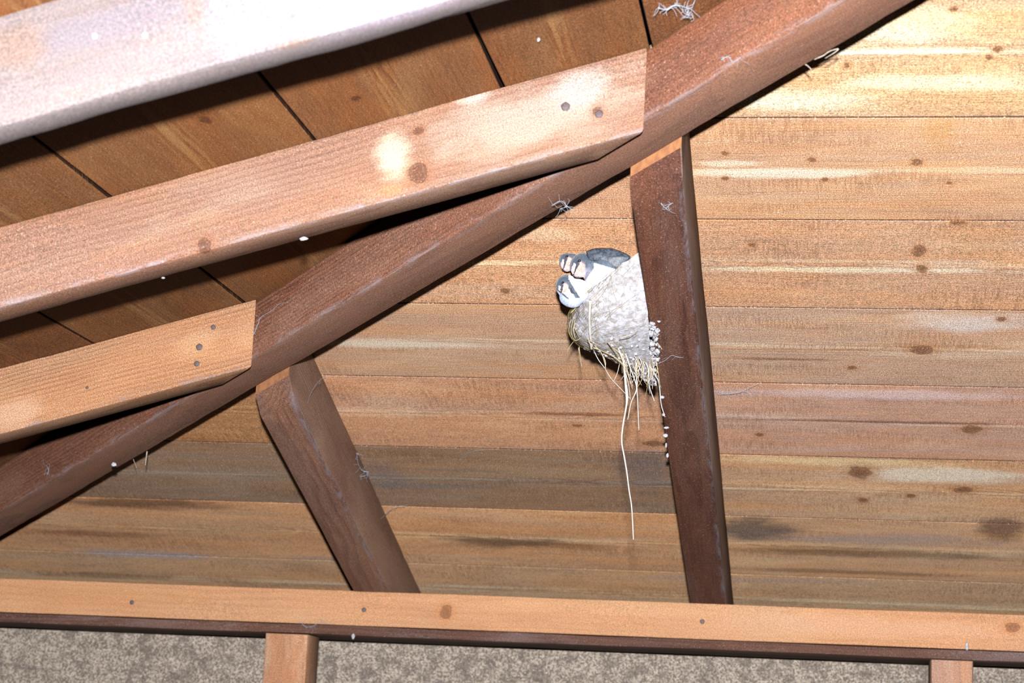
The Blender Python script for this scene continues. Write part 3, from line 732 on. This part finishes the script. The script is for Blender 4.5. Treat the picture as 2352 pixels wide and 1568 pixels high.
def head_rule(a, c, s):
    cl = .42-.42*a
    if a > .1 and abs(c-cl) < .045+.13*max(0, 1-a): return DARKB
    if c > cl:
        if a > .40 and c < cl+.34 and a+c > .62: return mixc(CREAM, GREY, .15)
        return DARK
    if a > -.12 and c > -.85:
        t = (a-.1)*1.2
        return mixc(PEACH, CREAM, abs(c+.12)*1.3+max(0, a-.55)) if a > 0 else mixc(DARK, PEACH, (a+.12)*8)
    return DARK
def ruleA(a, c, s, u, v, L):
    return head_rule(a, c, s) if L < 1.5 else DARK
def ruleB(a, c, s, u, v, L):
    edge = 1364-max(0, v-622)*.55
    if u < edge and L < 1.35:
        k = (u-1341-max(0, 612-v)*.12)/5
        back = mixc(DARK, GREY, (v-612)/9)
        if k > 0 and u > 1338: return mixc(head_rule(a, c, s), back, k)
        if v > 633.5+(u-1316)*.16 and u > 1316: return DARKB
        return head_rule(a, c, s)
    lim = 602+(u-1358)*.30
    return mixc(WHITE, DARK, (lim-v)/3+.5)
def ruleC(a, c, s, u, v, L):
    if u < 1306 and abs(v-(670+(u-1286)*.82)) < 2.2: return DARKB
    if v > 670+(u-1286)*.82 and u < 1306: return (.1260, .1575, .2268)
    if v > 684: return (.1638, .1953, .2646)
    if L < 1.12 and u < 1306: return head_rule(a, c, s)
    d = u-(1305+(v-648)*.62)                         # dark side stripe running down from the nape
    if -8 < d < -1 and v < 674: return DARKB
    if abs(d) < 5.5: return DARK
    if d < 0: return mixc(WHITE, GREY, .55)
    return WHITE
bA = bird('young swallow at the top left of the nest, head behind its neighbour', 1.815, (1309, 596), 27, (-.6, -.8), [(1345, 606, -14, 36, 22, 26, -8)], ruleA)
bB = bird('young swallow with a large white belly and dark back, stretched along the nest rim', 1.775, (1337, 608), 30, (-.68, -.72),
          [(1372, 606, -6, 26, 26, 26, 0), (1398, 613, -8, 46, 36, 34, -12), (1372, 634, -6, 34, 28, 28, -20), (1355, 612, -2, 20, 24, 22, 0)], ruleB,
          wings=[([(1346, 578), (1360, 572), (1380, 570), (1405, 571), (1426, 578), (1447, 590), (1438, 602), (1424, 615), (1412, 619), (1390, 613), (1368, 603), (1350, 596)], 22, 6)])
bC = bird('young swallow lowest on the left rim, leaning out with its breast showing', 1.745, (1300, 655), 26, (-.5, -.85),
          [(1330, 668, -6, 34, 28, 26, -25), (1310, 688, -4, 27, 18, 24, -20), (1345, 672, -8, 26, 24, 22, 0)], ruleC)

# ================================================================== DROPPINGS, COBWEBS, SPLINTERS
mDrop = plain('white_dropping', (.62, .62, .66), .7, (.40, .40, .42), 300., .4)
for (u, v, rx, rz, lab) in ((1521, 912, .0032, .0022, 'topmost small white splash on the left arris of the upright rafter'), (1524, 952, .0028, .0022, 'white splash beside the end of the rightmost straw'),
        (1531, 982, .0040, .0018, 'flat white splash on the upright rafter below the straws'), (1528, 1000, .0034, .0030, 'white clot in the middle of the row on the rafter arris'),
        (1530, 1022, .0016, .0034, 'narrow white drip under the white clot on the rafter arris'), (1533, 1046, .0022, .0036, 'lowest white drip on the left arris of the upright rafter')):
    q = onR(u, v, DJ+.001)
    o = link('bird_dropping', tomesh(blob_bm(Vector((0, 0, 0)), rx, .0016, rz, .5, u*.3, 2), 'bird_dropping'), mDrop, smooth=True)
    o.location = w(q); tag(o, lab, 'bird dropping', 'droppings on the upright rafter')
for (u, v, a, b, lab, wh) in ((863, 1179, .0026, .0052, 'small white oval dropping beside the slanting brown rafter', 'R'), (861, 1136, .0012, .0038, 'thin white fleck above the oval dropping by the slanting rafter', 'R'),
        (2221, 1484, .0026, .0072, 'white upright chip standing on the lower edge of the orange beam', 'P'), (811, 1461, .0034, .0046, 'white speck on the dark board under the beam', 'S'), (262, 1066, .0042, .0034, 'fluffy white down feather on the lower part of the hip rafter', 'H'),
        (1237, 91, .0018, .0026, 'bright white fleck on the boards above the second rafter', 'L'), (697, 548, .0050, .0024, 'pale lump of bird lime on the lower edge of the second rafter', '2'), (375, 638, .0022, .0012, 'small pale lump further left on the lower edge of the second rafter', '2')):
    q = {'R': lambda: onR(u, v, .0015), 'P': lambda: atY(u, v, yb-.001), 'S': lambda: atY(u, v, yb+.003), 'L': lambda: onL(u, v, .0015), '2': lambda: atY(u, v, 1.4865), 'H': lambda: hipfar(u, v)}
    def hipfar(u, v):
        d = ray(u, v); c0 = hipP(0, WH/2); return d*(c0.dot(HN)/d.dot(HN))
    q = q[wh]()
    o = link('white_fleck', tomesh(blob_bm(Vector((0, 0, 0)), a, .0018, b, .5, u*.13, 2), 'white_fleck'), mDrop, smooth=True)
    o.location = w(q); tag(o, lab, 'fleck', 'pale flecks on the timbers')
mWeb = NT('cobweb'); mWeb.b.inputs['Base Color'].default_value = (.1260, .1386, .1575, 1); mWeb.b.inputs['Roughness'].default_value = .9; mWeb = mWeb.m
def web(pts, fn, label, r=.0005, fuzz=0):
    P = [w(fn(u, v)) for u, v in pts]; r *= .75; sp = smooth_path(P, 5); bm = tube(sp, r, r*.6, 5); random.seed(len(label))
    for k in range(fuzz):
        a = random.choice(sp); b = a+Vector((random.uniform(-1, 1), random.uniform(-.3, .1), random.uniform(-1, 1)))*.011
        m = (a+b)/2+Vector((random.uniform(-1, 1), 0, random.uniform(-1, 1)))*.004
        tube(smooth_path([a, m, b], 4), r*.35, r*.2, 4, bm)
    o = link('cobweb', tomesh(bm, 'cobweb'), mWeb, smooth=True); tag(o, label, 'cobweb', 'cobwebs on the timbers')
hs = lambda off: (lambda u, v: (lambda d: d*((hipP(0, WH/2+off).dot(HN))/d.dot(HN)))(ray(u, v)))
web([(562, 790), (566, 780), (582, 768), (592, 745), (600, 728), (625, 712), (642, 698), (662, 694)], hs(.001), 'long thin cobweb strand on the hip rafter beside the end of the lowest left rafter', .0005, 10)
web([(820, 1040), (822, 1062), (832, 1080), (846, 1084), (838, 1092), (824, 1094)], lambda u, v: onR(u, v, .02), 'curled cobweb at the right side of the slanting rafter, by the dark board', .0007, 16)
web([(885, 1182), (900, 1168), (918, 1162), (930, 1163)], lambda u, v: onR(u, v, .012), 'short cobweb strand right of the oval white dropping', .0006, 5)
web([(702, 965), (706, 930), (718, 895), (738, 870), (756, 864)], lambda u, v: onR(u, v, .055), 'fine cobweb strand across the upper part of the slanting rafter', .0004, 2)
web([(1512, 835), (1530, 826), (1543, 816), (1556, 820), (1570, 821)], lambda u, v: onR(u, v, DJ+.002), 'thin pale thread from the nest across the upright rafter', .0005, 3)
web([(1518, 467), (1529, 478), (1536, 472), (1545, 466)], lambda u, v: onR(u, v, DJ+.002), 'small tick-shaped web high on the upright rafter', .0008, 6)
web([(1512, 18), (1530, 22), (1552, 12), (1575, 18), (1585, 30), (1594, 6)], lambda u, v: onL(u, v, .006), 'thick bluish cobweb tangle on the boards above the end of the second rafter', .0011, 40)
web([(1655, 138), (1672, 130), (1684, 142), (1700, 132)], hs(.001), 'cobweb tuft on the hip rafter right of the square rafter end', .0007, 14)
web([(690, 1425), (700, 1438), (718, 1438), (735, 1428), (752, 1432)], lambda u, v: atY(u, v, yb-.003), 'looping cobweb hanging below the beam above the pale-streaked post', .0006, 14)
web([(1060, 1052), (1072, 1042), (1090, 1036), (1110, 1034)], lambda u, v: onR(u, v, .004), 'faint cobweb thread on the dark board left of the nest rafter', .0004, 3)
web([(1270, 470), (1290, 462), (1300, 474), (1285, 480)], lambda u, v: (lambda d: d*((HL-.066*1.02+tL*0)/1))(ray(u, v)) if False else hs(-.02)(u, v), 'white cobweb smear low on the middle of the hip rafter', .0007, 16)
web([(1655, 905), (1700, 900), (1725, 888), (1745, 880)], lambda u, v: onR(u, v, .01), 'sparse cobweb on the boards just right of the upright rafter', .0004, 20)
web([(108, 1090), (112, 1078), (106, 1068)], hs(.001), 'short web strand near the lower left end of the hip rafter', .0006, 6)
mSpl = plain('grey_splinter', (.55, .47, .38), .8, (.3, .24, .18), 300.)
hb = lambda u, v: (lambda d: d*(hipP(0, -WH/2-.002).dot(HN)/d.dot(HN)))(ray(u, v))
for pts, r, lab in (([(338, 1036), (336, 1050), (334, 1068)], .0012, 'short splinter hanging under the lower hip rafter'),
                    ([(306, 1054), (310, 1064), (314, 1074)], .0006, 'thin fibre hanging left of the splinter under the hip rafter'),
                    ([(1847, 146), (1856, 152), (1864, 160)], .0010, 'tiny pale splinter crossing the shadow under the upper hip rafter'),
                    ([(1870, 136), (1890, 128), (1905, 118), (1925, 112), (1918, 120), (1895, 134)], .0010, 'curled pale sliver peeling from the upper hip rafter edge')):
    P = [w(hb(*q)) for q in pts]
    o = link('splinter', tomesh(tube(smooth_path(P, 4), r, r*.5, 6), 'splinter'), mSpl, smooth=True); tag(o, lab, 'splinter', 'splinters under the hip rafter')
